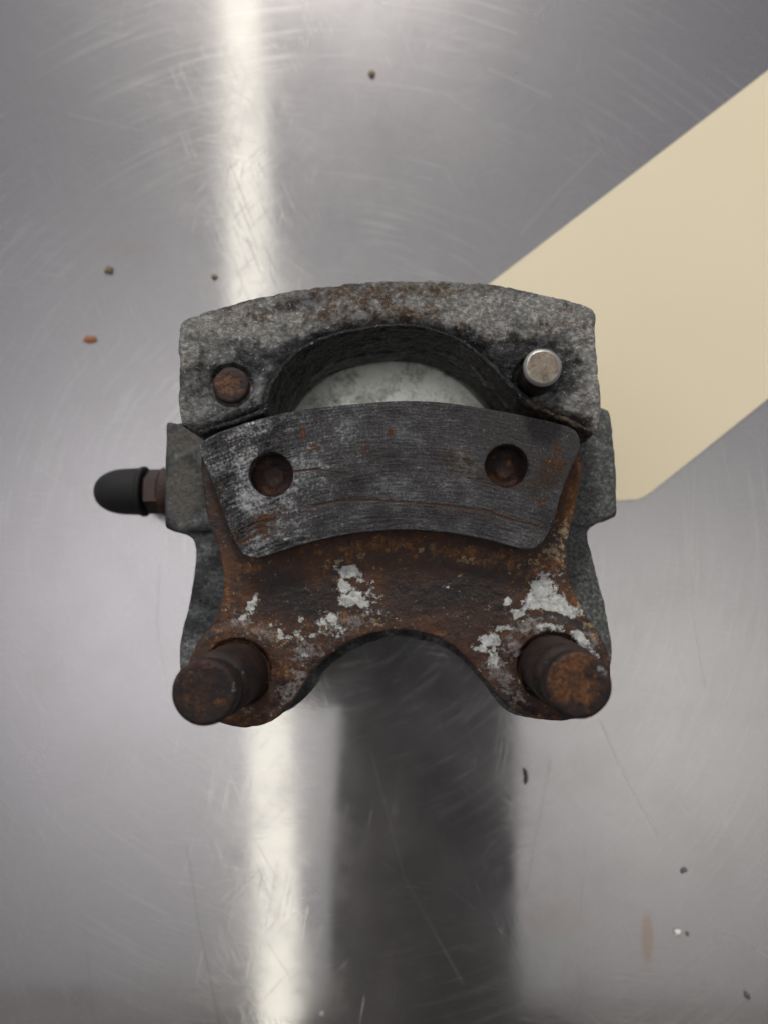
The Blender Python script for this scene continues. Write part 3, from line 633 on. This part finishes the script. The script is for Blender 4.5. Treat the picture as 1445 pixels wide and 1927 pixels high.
# parts turned on a lathe
def turned(name, prof, c, mat, parent, masks=None, seg=80, wob=.004, seed=0, disp=None, axis='Z', knurl=None, step=.0004):
    me = lathe_me(name, dense(prof, step), c, axis, seg, wob, seed, knurl)
    return finish(name, me, mat, parent, disp, masks, ORG)
rust_dark = m_rust('dark brown rust'); rust_pin = m_rust('brown black rust on pins', .62)
zero = lambda px, v, nm: np.zeros(len(px))
pit = lambda s: (lambda px, v, nm: fbm(v, 350, 4, s)*.0006)
for (hx, hy), sd, ob in ((HL, 3, [(500, 880, 16, 14, 0, .45), (520, 905, 10, 14, 0, .35)]), (HR, 8, [(957, 872, 6, 7, 0, .9), (925, 900, 9, 7, 0, .9), (945, 890, 14, 10, 0, .5), (928, 860, 6, 5, 0, .6)])):
    c = P(hx, hy, DPAD)
    z = H-DPLATE+.0012
    turned('rivet', [(0, .0009), (.0022, .0008), (.0034, .0002), (.0046, 0), (.0058, -.0003), (.0058, -.0022)], (c.x, c.y, z), rust_dark, root,
           {'orange': (lambda L: lambda px, v, nm: blobs(px, L))(ob), 'bare': zero}, disp=pit(sd), seg=64)

def ring(c, r): return lambda px: np.hypot(px[:, 0]-c[0], px[:, 1]-c[1])/r
# thick guide pins standing up from the plate ends
for g_, sd, ob, bare, kn in ((GL, 1, [(350, 1275, 24, 20, 0, .5), (420, 1320, 14, 10, 0, .5), (360, 1320, 20, 14, 0, .35), (395, 1255, 26, 8, 0, .45)], [(440, 1290, 5, 14, 0, .6), (428, 1262, 8, 6, 0, .6)], None),
                         (GR, 5, [(1085, 1250, 34, 22, -10, .85), (1060, 1290, 30, 40, 0, .72), (1095, 1300, 26, 34, 0, .78), (1080, 1325, 40, 16, 0, .5)], [(1128, 1262, 10, 14, -30, .62)], 1)):
    L = DPLATE-DTIP; R = .00705; R2 = .0077
    prof = [(R2, -.001), (R2, L*.62), (R2-.0006, L*.66), (R-.0011, L*.69), (R-.0011, L*.80), (R-.0002, L*.83), (R, L*.86), (R, L-.0007), (R-.0002, L-.0002), (R-.0008, L), (0, L)]
    msk = {'orange': (lambda L_: lambda px, v, nm: blobs(px, L_)*(nm[:, 2] > .5)+.25*(nm[:, 2] < .5)*0)(ob), 'bare': (lambda L_: lambda px, v, nm: blobs(px, L_))(bare)}
    turned('guide_pin', prof, (g_.x, g_.y, H-DPLATE), rust_pin, root, msk, seg=128, wob=.003, seed=sd, disp=lambda px, v, nm: fbm(v, 300, 4, 41)*.0004*.5)

# small retaining pins in the arch: a rusty flush one and a bare one standing proud
c = P(*PIN_L, DHOUS)
o = turned('retaining_pin', [(.0046, -.006), (.0046, -.0006), (.0042, -.0001), (0, .0001)], (c.x, c.y, H-DHOUS), rust_dark, root, {'orange': lambda px, v, nm: blobs(px, [(430, 722, 26, 26, 0, .66)]), 'bare': zero}, disp=pit(6), seg=72)
o['label'] = 'rusty pin flush in the cast arch'
DT2 = .1815; c = P(1021, 690, DT2); zt = H-DT2; Lp = DHOUS-DT2
o = turned('retaining_pin', [(.0046, -.004), (.0046, Lp-.0032), (.0045, Lp-.003), (.0045, Lp-.0026), (.0046, Lp-.0024), (.0046, Lp-.0008), (.0040, Lp-.0001), (.0036, Lp), (0, Lp)], (c.x, c.y, H-DHOUS), m_bright(), root,
    {'rim': lambda px, v, nm: sm(np.hypot(v[:, 0]-c.x, v[:, 1]-c.y), .0033, .0039)*(v[:, 2] > zt-.0010)*.8, 'shank': lambda px, v, nm: (v[:, 2] < zt-.0011)*1.0}, disp=lambda px, v, nm: fbm(v, 500, 3, 2)*.00015, seg=72, step=.00025)
o['label'] = 'bare steel pin standing proud of the cast arch'

# bleed screw on the left ear with its rubber cap
c = P(318, 925, .236); sc = .236/FPX; z = c.z
screw = turned('bleed_screw', [(.0, .004), (.0070, .004), (46*sc, 0), (46*sc, -8*sc), (44*sc, -10*sc), (40*sc, -14*sc), (.005, -14*sc), (.005, -60*sc), (0, -60*sc)], (c.x, c.y, z), rust_dark, root, {'orange': zero, 'bare': zero}, axis='X', seg=64)
def hexnut():
    prof = [(.0, 5*sc), (39*sc, 5*sc), (43*sc, 2*sc), (43*sc, -24*sc), (39*sc, -27*sc), (0, -27*sc)]
    me = lathe_me('hex_nut', prof, (c.x-12*sc-ORG[0], c.y-ORG[1], z-ORG[2]), 'X', 6); return link('hex_nut', me, m_simple('brown plated steel', (.07, .05, .045), .36, .8, 500, .6), screw)
hexnut()
cp = [(.0, -142*sc)]+[(44*sc*math.sin(a)**.85*(1-.0*a), (-142+62*(1-math.cos(a)))*sc) for a in [math.pi/2*k/14 for k in range(1, 15)]]+[(45*sc, -60*sc), (45*sc, -51*sc), (48*sc, -49.5*sc), (48*sc, -44*sc), (45*sc, -42*sc), (.002, -42*sc)]
turned('rubber_cap', cp, (c.x, c.y, z), m_simple('matt black rubber', (.007, .007, .0075), .75, 0, 900, .2), root, axis='X', seg=64, wob=0, step=.0006)

# ================================================================== CRUMBS ON THE TABLE
def crumb(px, py, rx, ry, hgt, rot, mat, name, label, cat, seed):
    bm = bmesh.new(); bmesh.ops.create_icosphere(bm, subdivisions=3, radius=1)
    k = H/FPX; rnd = random.Random(seed)
    ph = [rnd.uniform(0, 6) for _ in range(6)]
    for v in bm.verts:
        d = 1+.22*math.sin(3*v.co.x+ph[0])*math.sin(4*v.co.y+ph[1])+.15*math.sin(7*v.co.y+5*v.co.z+ph[2])
        x, y, zz = v.co.x*rx*k*d, v.co.y*ry*k*d, max(-.6, v.co.z)*hgt*d
        a = math.radians(rot); v.co = (x*math.cos(a)-y*math.sin(a), x*math.sin(a)+y*math.cos(a), zz+hgt*.6)
    me = bpy.data.meshes.new(name); bm.to_mesh(me); bm.free(); shade(me)
    o = link(name, me, mat); q = P(px, py, H); o.location = (q.x, q.y, 0)
    tag(o, label, cat, 'loose crumbs on the steel table'); return o
brn = m_simple('brown rust crumb', (.20, .15, .09), .8); blk = m_simple('dark grit', (.11, .115, .11), .6); wht = m_simple('pale grit', (.75, .75, .72), .6); org = m_simple('orange rust flake', (.33, .13, .06), .8)
crumb(206, 509, 8, 7, .0007, 20, brn, 'rust_crumb', 'dark brown crumb on the steel left of the bright streak, above the rubber cap', 'crumb', 1)
crumb(404, 522, 6, 5, .0006, -30, brn, 'rust_crumb', 'small brown crumb just above the left shoulder of the cast arch', 'crumb', 2)
crumb(700, 141, 6, 7, .0006, 0, brn, 'rust_crumb', 'lone dark speck on the steel near the top, right of the bright streak', 'crumb', 3)
crumb(171, 639, 13, 7, .0003, 0, org, 'rust_flake', 'flat orange rust flake on the steel above left of the caliper', 'rust flake', 4)
crumb(988, 1460, 4, 15, .0005, 5, blk, 'metal_sliver', 'thin dark sliver lying upright below the right guide pin', 'sliver', 5)
crumb(1273, 1754, 6, 6, .0008, 0, wht, 'pale_crumb', 'tiny white crumb near the lower right corner of the table', 'crumb', 6)
crumb(1285, 1637, 6, 4, .0006, 30, blk, 'grit_speck', 'dark grit speck above the tiny white crumb at lower right', 'crumb', 7)
crumb(1404, 1872, 4, 6, .0006, 30, blk, 'grit_speck', 'dark grit speck in the bottom right corner of the picture', 'crumb', 8)
crumb(1292, 1757, 3, 3, .0004, 0, blk, 'grit_speck', 'minute dark speck right beside the tiny white crumb', 'crumb', 9)
crumb(606, 1906, 4, 4, .0005, 0, wht, 'pale_crumb', 'tiny pale crumb at the very bottom beside the bright streak', 'crumb', 10)
